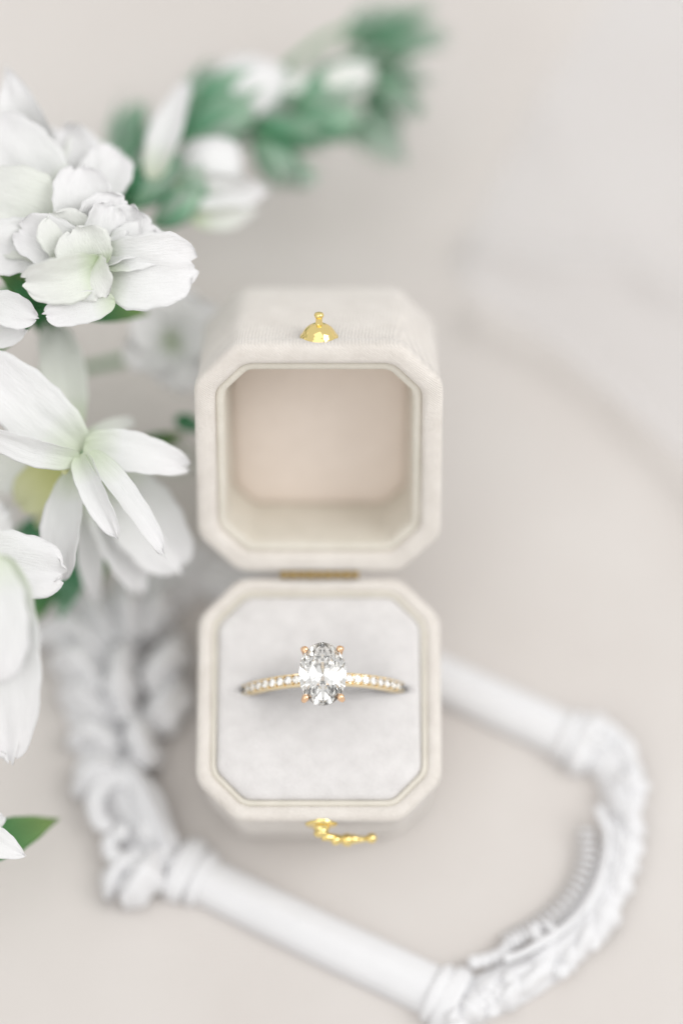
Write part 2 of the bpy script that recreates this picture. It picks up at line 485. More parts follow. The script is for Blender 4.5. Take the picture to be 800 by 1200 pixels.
# front clasp: escutcheon and swinging hook
CM = Matrix.Translation(Vector((.3, -15.25, H-2.2))) @ Matrix.Rotation(R(90), 4, 'X')
V, Fc = lathe([(2.0, 0), (2.0, .4), (1.7, .6), (1.1, .7), (.9, 1.2), (.95, 1.6), (.6, 1.95), (.2, 2.0)], 24, CM)
pl_ = mesh('clasp_plate', V, Fc, M['brass'], box)
hk = MB()
cp = spline([(0, 0), (1.6, -.5), (2.9, -1.4), (4.2, -1.7), (5.2, -1.5), (6.0, -1.0)], 18)
hk.tube([(.4+p[0], -17.1, H-2.5+p[1]) for p in cp], [.5, .5, .48, .46, .45, .44, .44, .5, .6, .62, .55, .45, .4, .38, .36, .36, .36, .36], 10)
hk.sphere((.4+6.1, -17.1, H-3.4), .68, 12, 8)
hk.sphere((.4+3.1, -17.2, H-4.0), .85, 12, 8)
hk.sphere((.4+1.7, -17.4, H-3.0), .7, 12, 8)
hk.build('clasp_hook', M['brass'], box)

# ------------------------------------------------------------------ ring
def brilliant(rx, ry, tb=.56, n=8, girdle=.03):
    """faceted round brilliant stretched to an oval; girdle at z=0."""
    V = []; Fc = []
    hc = .30; pd = .84
    s = 2*math.pi/n
    zt = hc; zg = girdle
    rm = .77
    def add(r_, a, z): V.append((r_*math.cos(a)*rx, r_*math.sin(a)*ry, z*rx)); return len(V)-1
    T = [add(tb, k*s, zt) for k in range(n)]
    slope = (zt-zg)/(1-tb)
    Mi = [add(rm, (k+.5)*s, zg+(1-rm*math.cos(s/2))*slope) for k in range(n)]
    G = [add(1, k*s/2, zg) for k in range(2*n)]
    G2 = [add(1, k*s/2, -girdle) for k in range(2*n)]
    rl = .24
    Pm = [add(rl, (k+.5)*s, -girdle-(1-rl*math.cos(s/2))*pd) for k in range(n)]
    cu = add(0, 0, -girdle-pd)
    Fc.append(tuple(T))
    for k in range(n):
        k1 = (k+1) % n
        Fc.append((T[k], Mi[k], T[k1]))
        Fc.append((T[k], Mi[k-1], G[2*k], Mi[k]))
        Fc.append((Mi[k], G[2*k], G[2*k+1])); Fc.append((Mi[k], G[2*k+1], G[(2*k+2) % (2*n)]))
        Fc.append((Pm[k], G2[2*k+1], G2[2*k])); Fc.append((Pm[k], G2[(2*k+2) % (2*n)], G2[2*k+1]))
        Fc.append((cu, Pm[k-1], G2[2*k], Pm[k]))
    for k in range(2*n):
        k1 = (k+1) % (2*n); Fc.append((G[k], G2[k], G2[k1], G[k1]))
    return V, Fc
ring_l = Vector((STONE_LOCAL.x, SLOT_Y, STONE_LOCAL.z-2.0-11.5))
ring = empty('engagement_ring', M4=Matrix.Translation((boxM @ ring_l)*MM) @ Matrix.Rotation(BOX_TILT, 4, 'X') @ Matrix.Rotation(R(1.0), 4, 'Z'))
tag(ring, 'gold engagement ring with oval diamond standing in the velvet cushion', 'ring')
RO = 11.5
# band: square-ish section swept round; top outer surface channelled for the stones
def band():
    seg = 160; V = []; Fc = []
    for i in range(seg):
        a = 2*math.pi*i/seg
        top = max(0, math.cos(a))
        hw = .62+.16*top
        sec = [(-hw, -.95), (-hw+.15, -1.08), (hw-.15, -1.08), (hw, -.95), (hw, -.12), (hw-.08, -.02), (hw-.2, -.05), (hw-.26, -.62), (-hw+.26, -.62), (-hw+.2, -.05), (-hw+.08, -.02), (-hw, -.12)]
        for y, r_ in sec:
            dip = max(0, 1-(a if a < math.pi else a-2*math.pi)**2/.045)**.5 if abs(a if a < math.pi else a-2*math.pi) < .212 else 0
            rr = RO-.15+r_-dip*.45+(dip*.25 if r_ < -.9 else 0)-(dip*.25 if r_ > -.3 else 0)
            V.append((rr*math.sin(a), y, rr*math.cos(a)))
    n = 12
    for i in range(seg):
        for j in range(n):
            Fc.append((i*n+j, i*n+(j+1) % n, ((i+1) % seg)*n+(j+1) % n, ((i+1) % seg)*n+j))
    o = mesh('band', V, Fc, M['gold'], ring); sharp(o, 40); return o
band()
V, Fc = brilliant(.53, .53)
proto = mesh('pave_stone', V, Fc, M['gem'], ring, smooth=False)
beads = MB()
first = True
step = 1.13/RO
for sgn in (1, -1):
    for k in range(11):
        a = sgn*(R(16.5)+step*k)
        o = proto if first else proto.copy()
        if not first: col.objects.link(o); o.parent = ring
        first = False
        o.matrix_basis = Matrix.Translation(Vector((math.sin(a), 0, math.cos(a)))*(RO-.12)*MM) @ Matrix.Rotation(a, 4, 'Y') @ Matrix.Rotation(k*.7, 4, 'Z')
        for e in (-.5, .5):
            if k == 0 and e*1 < 0: pass
            b = a+sgn*step*.5
            for y in (-.47, .47):
                beads.sphere((math.sin(b)*(RO+.04), y, math.cos(b)*(RO+.04)), .17, 8, 5)
            break
bd = beads.build('bead_setting', M['gold'], ring); bd['kind'] = 'stuff'
# centre stone
ZS = 2.0
CR = RO+ZS
V, Fc = brilliant(2.94, 4.0)
st = mesh('oval_diamond', V, Fc, M['gem'], ring, smooth=False)
st.location = Vector((0, 0, CR))*MM
# basket: prongs and rails
for sx in (-1, 1):
    for sy in (-1, 1):
        m = MB()
        tip = Vector((sx*2.12, sy*3.0, CR+.45))
        m.tube([(sx*.7, sy*.5, RO-.9), (sx*1.3, sy*1.5, RO-.2), (sx*2.0, sy*2.75, RO+.7), (sx*2.32, sy*3.2, CR-.1), (tip.x, tip.y, tip.z-.05)], [.42, .4, .38, .36, .36], 12)
        m.sphere(tip, .43, 16, 10, (1, 1, .85))
        m.build('prong', M['rose'], ring)
g = MB(); pts = []
for i in range(37):
    a = 2*math.pi*i/36; pts.append((1.75*math.cos(a), 2.45*math.sin(a), RO+.25))
g.tube(pts, .3, 8, cap=False); g.build('gallery_rail', M['gold'], ring)

# ------------------------------------------------------------------ plaster frame
frame = empty('ornate_frame', (0, 0, 0))
tag(frame, 'white ornate plaster picture frame lying flat beneath the ring box', 'picture frame')
ZB = 1.0
def q2(px, py, z=1.2): q = P(px, py, z); return Vector((q.x, q.y, 0))
def strip(pts, prof, name, mat=M['plaster'], n=40, parent=frame, rib=None, closed_ends=True):
    """sweep a moulding profile along world points; pts: (x,y,width,height,zbase)."""
    S = spline(pts, n); V = []; Fc = []; k = len(prof)
    for i, s in enumerate(S):
        a = S[min(i+1, n-1)]; b = S[max(i-1, 0)]
        t = Vector((a[0]-b[0], a[1]-b[1])).normalized(); nr = Vector((t.y, -t.x))
        for (u, h) in prof:
            uu, hh = u, h
            if rib: uu, hh = rib(i/(n-1), u, h)
            V.append((s[0]+nr.x*uu*s[2]/2, s[1]+nr.y*uu*s[2]/2, s[4]+hh*s[3]))
    for i in range(n-1):
        for j in range(k):
            Fc.append((i*k+j, i*k+(j+1) % k, (i+1)*k+(j+1) % k, (i+1)*k+j))
    Fc.append(tuple(range(k))); Fc.append(tuple(reversed([(n-1)*k+j for j in range(k)])))
    return mesh(name, V, Fc, mat, parent)
HALF = [(-1, -.1), (-1, .15), (-.96, .36), (-.87, .55), (-.75, .7), (-.64, .77), (-.52, .83), (-.28, .95), (0, 1), (.28, .95), (.52, .83), (.64, .77), (.75, .7), (.87, .55), (.96, .36), (1, .15), (1, -.1)]
def W(px, w): return w/PXMM
def pt(px, py, wpx, h, z=-.3): q = q2(px, py); return (q.x, q.y, wpx/PXMM*1.07, h, z)
strip([pt(225, 661, 54, 3.0), pt(520, 795, 57, 3.0), pt(668, 862, 56, 3.0)], HALF, 'upper_bar')
strip([pt(225, 1022, 56, 3.4), pt(370, 1094, 58, 3.4), pt(520, 1166, 60, 3.4)], HALF, 'lower_bar')
def collar(px, py, dx, dy, wpx, lpx, h):
    a = (px-dx*lpx/2, py-dy*lpx/2); b = (px+dx*lpx/2, py+dy*lpx/2)
    bead = [(-1, -.1), (-1, .3), (-.9, .6), (-.7, .82), (-.35, .97), (0, 1), (.35, .97), (.7, .82), (.9, .6), (1, .3), (1, -.1)]
    pts = []
    for t, s in ((0, .8), (.15, .95), (.5, 1), (.85, .95), (1, .8)):
        pts.append(pt(a[0]+(b[0]-a[0])*t, a[1]+(b[1]-a[1])*t, wpx*s, h*(.8+.2*s)))
    return strip(pts, bead, 'collar', n=12)
collar(236, 1028, .89, .45, 70, 15, 3.9); collar(217, 1018, .89, .45, 80, 26, 3.8)
collar(512, 1163, .89, .45, 72, 15, 4.0); collar(528, 1171, .89, .45, 82, 24, 3.9)
collar(668, 862, .9, .43, 68, 15, 3.7); collar(688, 870, .9, .43, 80, 26, 3.8)
collar(228, 662, .9, .43, 70, 14, 4.0)

def leaf_lobe(pts, w0, h, name='acanthus_leaf', ridges=3, seed=0, zb=.0, parent=frame):
    """raised carved leaf: pts pixel path (px,py,z) mid-line, w px width; ridged, tapering and curling at its tip."""
    rnd = random.Random(seed); n = 22; k = 13
    S = spline([(*q2(p[0], p[1], 2.0).xy, p[2]) for p in pts], n)
    V = []; Fc = []
    for i, s in enumerate(S):
        t = i/(n-1); a = S[min(i+1, n-1)]; b = S[max(i-1, 0)]
        d = Vector((a[0]-b[0], a[1]-b[1])).normalized(); nr = Vector((d.y, -d.x))
        wd = w0/PXMM*.5*(math.sin(math.pi*min(1, t*.82+.16))**.6)*(1+.16*math.sin(t*17+seed))
        for j in range(k):
            u = -1+2*j/(k-1)
            z = zb+s[2]+h*(1-abs(u)**2.4)*(.75+.25*math.sin(t*3.1))+.28*h*math.cos(u*math.pi*ridges)*(1-u*u)
            V.append((s[0]+nr.x*u*wd, s[1]+nr.y*u*wd, z if abs(u) < .99 else zb+s[2]*.45-.2))
    for i in range(n-1):
        for j in range(k-1): Fc.append((i*k+j, i*k+j+1, (i+1)*k+j+1, (i+1)*k+j))
    m0 = len(V)
    for i in range(n): pass
    return mesh(name, V, Fc, M['plaster'], parent)
def knobby(px, py, r, z=1.2, sc=(1, 1, .8), name='bead', parent=frame):
    q = P(px, py, z); return MB().sphere(q, r, 18, 12, sc).build(name, M['plaster'], parent)
def scroll(px, py, r0, turns, a0, h, rad, name='scroll', flip=1):
    c = q2(px, py, 2); pts = []; rr = []
    n = 46
    for i in range(n):
        t = i/(n-1); a = a0+flip*turns*2*math.pi*t; rd = r0/PXMM*(1-.78*t)
        pts.append((c.x+rd*math.cos(a), c.y+rd*math.sin(a), h+1.0*t)); rr.append(rad*(1-.35*t)*(1 if t < .9 else 1.3))
    return MB().tube(pts, rr, 12, up=(0, 0, 1)).build(name, M['plaster'], frame)

# right-hand ornament: curved body, raised rope, inner gadroons, outer leaves
RC = [(692, 868), (722, 905), (727, 965), (714, 1030), (678, 1090), (622, 1138), (560, 1170), (520, 1186)]
BODY = [(-1, -.2), (-1, .2), (-.85, .5), (-.5, .62), (-.3, .8), (0, 1), (.3, .8), (.5, .66), (.85, .5), (1, .2), (1, -.2)]
strip([pt(x, y, w_, h) for (x, y), w_, h in zip(RC, (52, 46, 42, 46, 50, 52, 52, 46), (3.4, 3, 3, 3.2, 3.4, 3.4, 3.2, 3.2))], BODY, 'ornament_body', n=60)
def curve_px(ctrl, n): return [(s[0], s[1]) for s in spline(ctrl, n)]
line = curve_px([(700, 945), (712, 985), (700, 1040), (668, 1082), (622, 1112), (590, 1125)], 40)
MB().tube([P(x, y, 3.2) for x, y in line], [.55+.1*math.sin(i*.5) for i in range(40)], 10).build('moulding_ridge', M['plaster'], frame)
line2 = curve_px([(716, 960), (725, 1000), (712, 1045), (678, 1095), (630, 1128), (590, 1142)], 40)
MB().tube([P(x, y, 2.6) for x, y in line2], .42, 10).build('moulding_ridge', M['plaster'], frame)
# gadroon ribs on the inner side
inner = curve_px([(690, 975), (690, 1010), (676, 1045), (650, 1075), (620, 1095), (596, 1108)], 21)
for i, (x, y) in enumerate(inner):
    a = inner[min(i+1, 20)]; b = inner[max(i-1, 0)]
    tx, ty = a[0]-b[0], a[1]-b[1]; l = math.hypot(tx, ty); nx, ny = ty/l, -tx/l
    if nx*(640-x)+ny*(1000-y) < 0: nx, ny = -nx, -ny
    p0, p1 = P(x-nx*6, y-ny*6, 2.2), P(x+nx*15, y+ny*15, .5)
    MB().tube([p0, (p0+p1)/2+Vector((0, 0, .35)), p1], [.28, .36, .2], 8).build('gadroon_rib', M['plaster'], frame)
# acanthus leaves laid along the outside, each lapping the next
RCS = curve_px([(700, 850), (722, 880), (733, 940), (729, 1000), (712, 1050), (680, 1095), (630, 1136), (575, 1164), (520, 1188)], 101)
def along(t, off):
    k = min(99, max(1, int(t*100))); x, y = RCS[k]; tx, ty = RCS[k+1][0]-RCS[k-1][0], RCS[k+1][1]-RCS[k-1][1]; l = math.hypot(tx, ty)
    return x+off*(-ty/l)*-1, y+off*(tx/l)*-1
rl_ = random.Random(4)
t = .02; q_ = 0
while t < .97:
    ln = rl_.uniform(.07, .16); sg = rl_.uniform(9, 22); st_ = rl_.uniform(-8, 0)
    a, b, c = along(t, st_), along(t+ln*.55, sg*.55), along(t+ln, sg)
    leaf_lobe([(*a, 1.2), (*b, 2.4), (*c, 1.0)], rl_.uniform(24, 40), rl_.uniform(.8, 1.5), seed=q_, ridges=q_ % 3)
    knobby(*c, rl_.uniform(1.0, 1.5), 1.9, name='leaf_tip')
    if q_ % 2 == 0:
        a, b, c = along(t+.03, -14), along(t+.09, -10), along(t+.15, -1)
        leaf_lobe([(*a, 1.6), (*b, 2.3), (*c, 1.3)], 20, .9, seed=q_+90, ridges=2)
    t += ln*.62; q_ += 1
scroll(640, 1092, 15, .9, 2.6, 2.0, .8); scroll(700, 868, 18, 1.0, 0.5, 2.6, .95); scroll(730, 880, 16, .9, 3.4, 2.0, .9)
for i, (x, y) in enumerate(curve_px([(556, 1128), (580, 1122), (604, 1104)], 5)): knobby(x, y, .95, 1.3)
for i in range(9):
    rnd = random.Random(i); t = i/8
    knobby(545+t*60+rnd.uniform(-3, 3), 1178-t*28+rnd.uniform(-8, 8), .8+.3*rnd.random(), 2.8)

# left-hand ornament: heavier, C-scroll, shell and leaves
LC = [(205, 1012), (170, 985), (150, 940), (125, 890), (118, 840), (110, 790), (130, 745), (175, 705), (228, 668)]
strip([pt(x, y, w_, h) for (x, y), w_, h in zip(LC, (56, 54, 58, 60, 78, 84, 84, 70, 56), (3.4, 3.4, 3.4, 3.6, 4, 4.4, 4.4, 3.6, 3.2))], BODY, 'ornament_body', n=70)
spec = [([(200, 1000, 1.8), (186, 965, 3.4), (160, 915, 3.4), (130, 893, 1.6)], 36, 2.0),
        ([(185, 1000, 1.6), (168, 1030, 3.0), (142, 1060, 1.2)], 50, 2.4),
        ([(178, 1000, 1.2), (140, 1018, 2.2), (122, 1052, .6)], 34, 1.8),
        ([(150, 915, 1.6), (112, 905, 3.0), (86, 932, .9)], 44, 2.4),
        ([(176, 905, 1.8), (166, 872, 3.6), (150, 835, 2.4)], 44, 2.2),
        ([(140, 880, 1.6), (108, 860, 3.0), (78, 872, .8)], 40, 2.2),
        ([(128, 850, 1.8), (95, 815, 3.2), (68, 818, .9)], 42, 2.4),
        ([(120, 815, 2.2), (88, 778, 4.0), (58, 778, 1.2)], 46, 2.6),
        ([(150, 850, 2.2), (142, 800, 4.6), (150, 752, 2.6)], 46, 2.6),
        ([(166, 850, 1.2), (200, 828, 3.2), (214, 792, 1.0)], 52, 2.8),
        ([(165, 800, 1.8), (200, 775, 3.4), (210, 742, 1.2)], 48, 2.6),
        ([(118, 775, 2.0), (82, 738, 3.6), (36, 748, 1.0)], 46, 2.6),
        ([(135, 760, 2.4), (112, 722, 4.2), (86, 702, 1.6)], 44, 2.6),
        ([(152, 755, 2.4), (152, 715, 4.6), (138, 682, 2.0)], 46, 2.8),
        ([(168, 748, 1.8), (188, 712, 3.6), (196, 684, 1.4)], 44, 2.4)]
for i, (p_, w_, h_) in enumerate(spec): leaf_lobe(p_, w_, h_, seed=50+i, ridges=1 if i % 3 else 2)
# the big open C-scroll
cs = curve_px([(172, 985), (176, 950), (160, 920), (132, 912), (112, 935), (116, 962), (130, 968)], 40)
MB().tube([P(x, y, 2.4+.8*math.sin(i/39*3)) for i, (x, y) in enumerate(cs)], [1.7-.6*i/39 for i in range(40)], 14).build('scroll', M['plaster'], frame)
cs = curve_px([(190, 1005), (196, 975), (184, 940), (158, 905)], 30)
MB().tube([P(x, y, 2.8) for i, (x, y) in enumerate(cs)], [1.1-.4*i/29 for i in range(30)], 12).build('scroll', M['plaster'], frame)
cs = curve_px([(165, 1000), (150, 1010), (132, 1002), (128, 986), (142, 980)], 24)
MB().tube([P(x, y, 2.4) for x, y in cs], [1.3-.4*i/23 for i in range(24)], 12).build('scroll', M['plaster'], frame)
for x, y, r_ in ((100, 855, 1.3), (142, 975, 1.2), (120, 745, 1.4), (92, 800, 1.2), (180, 800, 1.5), (150, 745, 1.7), (70, 750, 1.3), (165, 870, 1.2)):
    knobby(x, y, r_, 3.2)

# ------------------------------------------------------------------ flowers
TOC = -C_F  #                                   # roughly towards the viewer
def petal(parent, B, T, w, nrm, shape='round', cup=.25, bow=.1, ruff=.05, mat='petal', name='petal', seed=0, nu=18, nv=13, twist=0, thick=.09, curl=0):
    """B, T in mm world; w width mm. A thin solid blade with real cup, bow and ruffled edge."""
    rnd = random.Random(seed*13+5); B = Vector(B); T = Vector(T); ax = T-B; L = ax.length; d = ax/L
    n = Vector(nrm); n = (n-d*n.dot(d)).normalized(); s = d.cross(n)
    a_, b_ = {'round': (.55, .38), 'point': (.6, .75), 'strap': (.30, .42), 'broad': (.45, .33), 'leaf': (.55, .85)}[shape]
    um = a_/(a_+b_); nmax = um**a_*(1-um)**b_
    ph = rnd.uniform(0, 6); fr = rnd.uniform(7, 11); V = []; UV = []
    for side in (0, 1):
        for i in range(nu):
            u = .5-.5*math.cos(math.pi*(i/(nu-1))); u = min(max(u, .004), .996)
            pr = (u**a_)*((1-u)**b_)/nmax
            for j in range(nv):
                v = -1+2*j/(nv-1)
                e = 1+.10*noise.noise(Vector((u*3.0, (1 if v > 0 else -1)*3.3+seed, 1.7)))*abs(v)+.03*math.sin(u*31+ph+v)*abs(v)
                x = v*pr*w/2*e
                uu = u-.10*(v*v)*u*(1-u)+(.02*math.sin(v*9+ph)+.025*math.sin(v*4+ph*2))*u**4
                z = bow*L*math.sin(math.pi*u*.95)+cup*w*(v*v)*pr*.5
                z += ruff*w*(abs(v)**2)*math.sin(fr*u+ph+(2.2 if v > 0 else 0))*(.3+u)*.7
                z += ruff*.6*w*math.sin(v*5.5+ph)*u*u
                z += .035*w*noise.noise(Vector((u*4, v*3, seed)))+.016*w*noise.noise(Vector((u*9, v*8, seed+4)))
                z -= curl*L*max(0, u-.55)**2*2.2
                z += .035*w*(1-abs(v))**3*(-1)*(1-u)
                if twist:
                    ca, sa = math.cos(twist*u), math.sin(twist*u); x, z2 = x*ca, z+x*sa
                else: z2 = z
                z2 -= side*thick
                V.append(B+d*(L*uu)+s*x+n*z2); UV.append((.5+v*.5*max(pr, .3), u))
    Fc = []; K = nu*nv
    for i in range(nu-1):
        for j in range(nv-1):
            a = i*nv+j; Fc.append((a, a+1, a+nv+1, a+nv)); Fc.append((K+a, K+a+nv, K+a+nv+1, K+a+1))
    for j in range(nv-1):
        a = j; Fc.append((a, K+a, K+a+1, a+1)); a = (nu-1)*nv+j; Fc.append((a, a+1, K+a+1, K+a))
    for i in range(nu-1):
        a = i*nv; Fc.append((a, a+nv, K+a+nv, K+a)); a = i*nv+nv-1; Fc.append((a, K+a, K+a+nv, a+nv))
    if parent is not None:
        o0 = parent.location/MM; V = [v-o0 for v in V]
    return mesh(name, V, Fc, M[mat], parent, True, UV)
def tube_obj(parent, pts, rad, name='stem', mat='stem'):
    o0 = parent.location/MM; m = MB()
    S = spline([tuple(p) for p in pts], 26)
    m.tube([Vector(s)-o0 for s in S], [rad*(1-.35*i/25) for i in range(26)], 10)
    V = m.V; uv = [(.5, .5)]*len(V)
    return mesh(name, V, m.F, M[mat], parent, True, uv)
LEFT, UP_ = -C_R, C_U
def nv(x=0, y=0, z=1):                       # a facing direction, tilted right (x) and up the picture (y)
    return (C_R*x+C_U*y+TOC*z).normalized()
def bud(parent, B, T, r, core='petal', calyx='sepal', ns=5, cover=.75, seed=0):
    """closed bud: furrowed ovoid core wrapped in overlapping sepals"""
    rnd = random.Random(seed); B = Vector(B); T = Vector(T); ax = T-B; L = ax.length; d = ax/L
    e1 = (Vector((0, 0, 1))-d*d.z).normalized(); e2 = d.cross(e1)
    V = []; UV = []; Fc = []; nu, k = 14, 20
    for i in range(nu):
        u = i/(nu-1); rad = r*math.sin(math.pi*min(.995, max(.005, u*.96+.02)))**.75*(.85+.2*u)
        for j in range(k):
            a = 2*math.pi*j/k; rr = rad*(1+.09*math.cos(5*a+u*3+seed))
            V.append(B+d*(L*u)+(e1*math.cos(a)+e2*math.sin(a))*rr-(parent.location/MM)); UV.append((j/k, u))
    for i in range(nu-1):
        for j in range(k): Fc.append((i*k+j, i*k+(j+1) % k, (i+1)*k+(j+1) % k, (i+1)*k+j))
    Fc.append(tuple(reversed(range(k)))); Fc.append(tuple((nu-1)*k+j for j in range(k)))
    core_o = mesh('bud', V, Fc, M[core], parent, True, UV)
    for q in range(ns):
        a = 2*math.pi*(q+rnd.uniform(-.2, .2))/ns; out = e1*math.cos(a)+e2*math.sin(a)
        petal(parent, B+out*r*.25-d*L*.05, B+d*L*cover*rnd.uniform(.75, 1.15)+out*r*rnd.uniform(.6, 1.1), r*rnd.uniform(.75, 1.1), out, 'leaf', -.5, .14, .03, rnd.choice((calyx, 'sepal', 'sepal_pale')), 'sepal', seed*7+q, 12, 9)
    return core_o

# --- tall stock spike running up and right
s1 = empty('stock_flower_spike', tuple(P(120, 300, 0)*MM))
tag(s1, 'white stock spike with sage green buds stretching towards the upper centre', 'flower')
AX = [F(-60, 420, 12), F(30, 330, 16), F(130, 255, 24), F(230, 180, 30), F(320, 120, 34), F(400, 85, 38), F(470, 55, 42)]
tube_obj(s1, AX, 1.5)
rs = random.Random(12); AXS = spline([tuple(p) for p in AX], 61)
for i in range(44):
    t = .40+.58*i/43; k = int(t*60); b = Vector(AXS[k]); d_ = (Vector(AXS[min(60, k+1)])-Vector(AXS[k-1])).normalized()
    a = i*2.399; e1 = (C_F*-1-d_*(C_F*-1).dot(d_)).normalized(); e2 = d_.cross(e1)
    out = e1*math.cos(a)+e2*math.sin(a); l = rs.uniform(5.5, 8.5)*(1.05-.35*t); w2 = rs.uniform(1.3, 2.0)
    b2 = b+out*rs.uniform(.8, 2.2); tp = b2+d_*l*.85+out*l*rs.uniform(.25, .6)
    if min(b2.z, tp.z) < 1: continue
    petal(s1, b2, tp, w2, out if out.dot(TOC) > 0 else -out, 'leaf', -.35, .1, .04, rs.choice(('sepal', 'sepal_dark', 'sepal_pale', 'sepal_pale', 'sepal')), 'sepal', 900+i, 12, 7)
tube_obj(s1, [F(318, 95, 34), F(345, 70, 37), F(385, 42, 40), F(430, 28, 42), F(470, 26, 44)], .55)
def gb(b, t, r, dd0, dd1, **kw): bud(s1, F(*b, dd0), F(*t, dd1), r, **kw)
# tip buds
tips = [((420, 52), (506, 6), 1.1, 40, 41), ((440, 60), (526, 42), 1.1, 38, 40), ((425, 62), (462, 2), 1.05, 41, 43), ((430, 85), (506, 96), 1.1, 38, 38),
        ((440, 95), (494, 134), 1.2, 36, 36), ((425, 100), (468, 166), 1.15, 38, 38), ((405, 50), (436, 8), 1.0, 41, 43)]
for i, (b, t, r_, d0, d1) in enumerate(tips): gb(b, t, r_, d0, d1, core='sepal_pale' if i % 2 else 'sepal', calyx='sepal' if i % 2 else 'sepal_pale', ns=6, cover=.95, seed=20+i)
gb((345, 125), (438, 80), 3.2, 33, 35, core='petal_cream', ns=9, cover=.8, seed=31)
gb((340, 150), (425, 135), 2.4, 32, 34, core='sepal', calyx='sepal_dark', ns=8, cover=.95, seed=32)
gb((300, 165), (345, 215), 2.4, 30, 31, core='sepal', ns=8, cover=.95, seed=33)
gb((300, 150), (380, 160), 2.2, 30, 33, core='sepal', calyx='sepal_dark', ns=7, cover=.95, seed=34)
gb((232, 128), (335, 84), 4.4, 30, 32, core='petal', ns=5, cover=.6, seed=35)
gb((215, 165), (300, 122), 2.6, 27, 29, core='sepal', calyx='sepal_dark', ns=8, cover=.95, seed=36)
gb((205, 150), (255, 80), 2.2, 30, 33, core='sepal', calyx='sepal_dark', ns=7, cover=.95, seed=40)
gb((212, 232), (276, 168), 4.6, 22, 24, core='petal', ns=5, cover=.55, seed=37)
gb((182, 262), (235, 225), 2.2, 20, 20, core='sepal', calyx='sepal_dark', ns=4, cover=.9, seed=38)
gb((130, 235), (188, 165), 2.3, 21, 24, core='sepal', calyx='sepal_dark', ns=8, cover=.95, seed=39)
gb((160, 240), (215, 180), 2.2, 20, 23, core='sepal_dark', calyx='sepal', ns=8, cover=.95, seed=41)
gb((138, 200), (160, 120), 2.0, 30, 35, core='sepal', calyx='sepal_dark', ns=7, cover=.95, seed=42)
petal(s1, F(205, 215, 20), F(312, 222, 24), 5.6, nv(.3, -.5, 1), 'point', .5, .12, .06, seed=61)
petal(s1, F(222, 255, 20), F(302, 245, 23), 3.4, nv(.2, -.6, 1), 'point', .4, .1, .05, 'petal_cream', seed=62)
petal(s1, F(178, 210, 19), F(220, 98, 24), 4.4, nv(-.2, .1, 1), 'strap', .3, .1, .09, seed=63, twist=.3)
petal(s1, F(240, 110, 30), F(330, 120, 34), 5.0, nv(.3, .2, 1), 'round', .4, .15, .06, seed=64)
gb((395, 130), (478, 190), 1.5, 37, 36, core='sepal_pale', calyx='sepal', ns=6, cover=.95, seed=43)
gb((318, 190), (372, 215), 1.6, 31, 30, core='sepal_pale', calyx='sepal', ns=6, cover=.95, seed=44)
gb((300, 120), (372, 92), 2.0, 32, 34, core='petal_cream', calyx='sepal_pale', ns=7, cover=.8, seed=45)
# lower leaf of the spike and small leaves
petal(s1, F(30, 345, 12), F(75, 400, 22), 3.5, nv(0, 0, 1), 'leaf', .2, .1, .05, 'leaf', 'leaf', 65)
petal(s1, F(70, 360, 8), F(172, 368, 17), 4.2, nv(0, .2, 1), 'leaf', .2, .1, .05, 'leaf', 'leaf', 66)
petal(s1, F(60, 350, 6), F(-10, 302, 8), 4.6, nv(.1, .2, 1), 'leaf', .3, .1, .05, 'leaf', 'leaf', 67)
petal(s1, F(62, 352, 6), F(5, 330, 7), 3.4, nv(-.1, .2, 1), 'leaf', .3, .1, .05, 'leaf', 'leaf', 68)
petal(s1, F(50, 350, 6), F(-20, 420, 12), 4.4, nv(-.1, .2, 1), 'leaf', .3, .1, .05, 'leaf', 'leaf', 69)
# open blossom, in focus at the left
def pp(b, t, wpx, dd0, dd1, nrm, shape='round', cup=.25, bow=.1, ruff=.05, mat='petal', seed=0, parent=s1, **kw):
    return petal(parent, F(*b, dd0), F(*t, dd1), wpx/PXMM, nrm, shape, cup, bow, ruff, mat, 'petal', seed, 24, 17, **kw)
pp((60, 215), (8, 78), 62, 14, 12, nv(-.3, 0, 1), 'point', .3, .08, .05, seed=1)
pp((80, 260), (-30, 150), 110, 9, 11, nv(-.2, .3, 1), 'round', .2, .12, .05, seed=2)
pp((85, 265), (70, 150), 90, 10, 14, nv(0, .4, 1), 'round', .25, .1, .06, seed=3)
pp((95, 270), (104, 158), 70, 11, 16, nv(.3, .3, 1), 'round', .3, .1, .08, seed=4, mat='petal_cream')
pp((95, 280), (-30, 235), 110, 6, 7, nv(-.3, .2, 1), 'broad', .25, .12, .06, seed=5, mat='petal_cream')
pp((100, 285), (92, 196), 74, 6, 6, nv(.1, .2, 1), 'broad', .4, .16, .04, seed=6)
pp((100, 300), (150, 236), 78, 4, 4, nv(.3, .2, 1), 'broad', .3, .14, .10, seed=7)
pp((95, 305), (178, 262), 74, 3, 4, nv(.3, .5, 1), 'broad', .3, .1, .09, seed=8)
pp((110, 318), (229, 312), 92, 3, 3, nv(.1, -.2, 1), 'broad', .25, .14, .05, seed=9)
pp((95, 310), (60, 250), 66, 3, 2, nv(0, .3, 1), 'broad', .35, .12, .07, seed=10, mat='petal_cream')
pp((105, 312), (22, 268), 64, 3, 3, nv(-.3, .3, 1), 'broad', .35, .12, .07, seed=11)
pp((112, 318), (86, 268), 66, 1.5, 0, nv(.1, -.1, 1), 'broad', .35, .14, .06, seed=12, mat='petal_cream')
pp((118, 308), (28, 330), 60, 1, -1, nv(-.2, -.5, 1), 'broad', .4, .2, .06, seed=13, mat='petal_cream')
pp((100, 305), (118, 350), 60, 2, 0, nv(.1, -.6, 1), 'broad', .4, .2, .06, seed=14, mat='petal_cream')
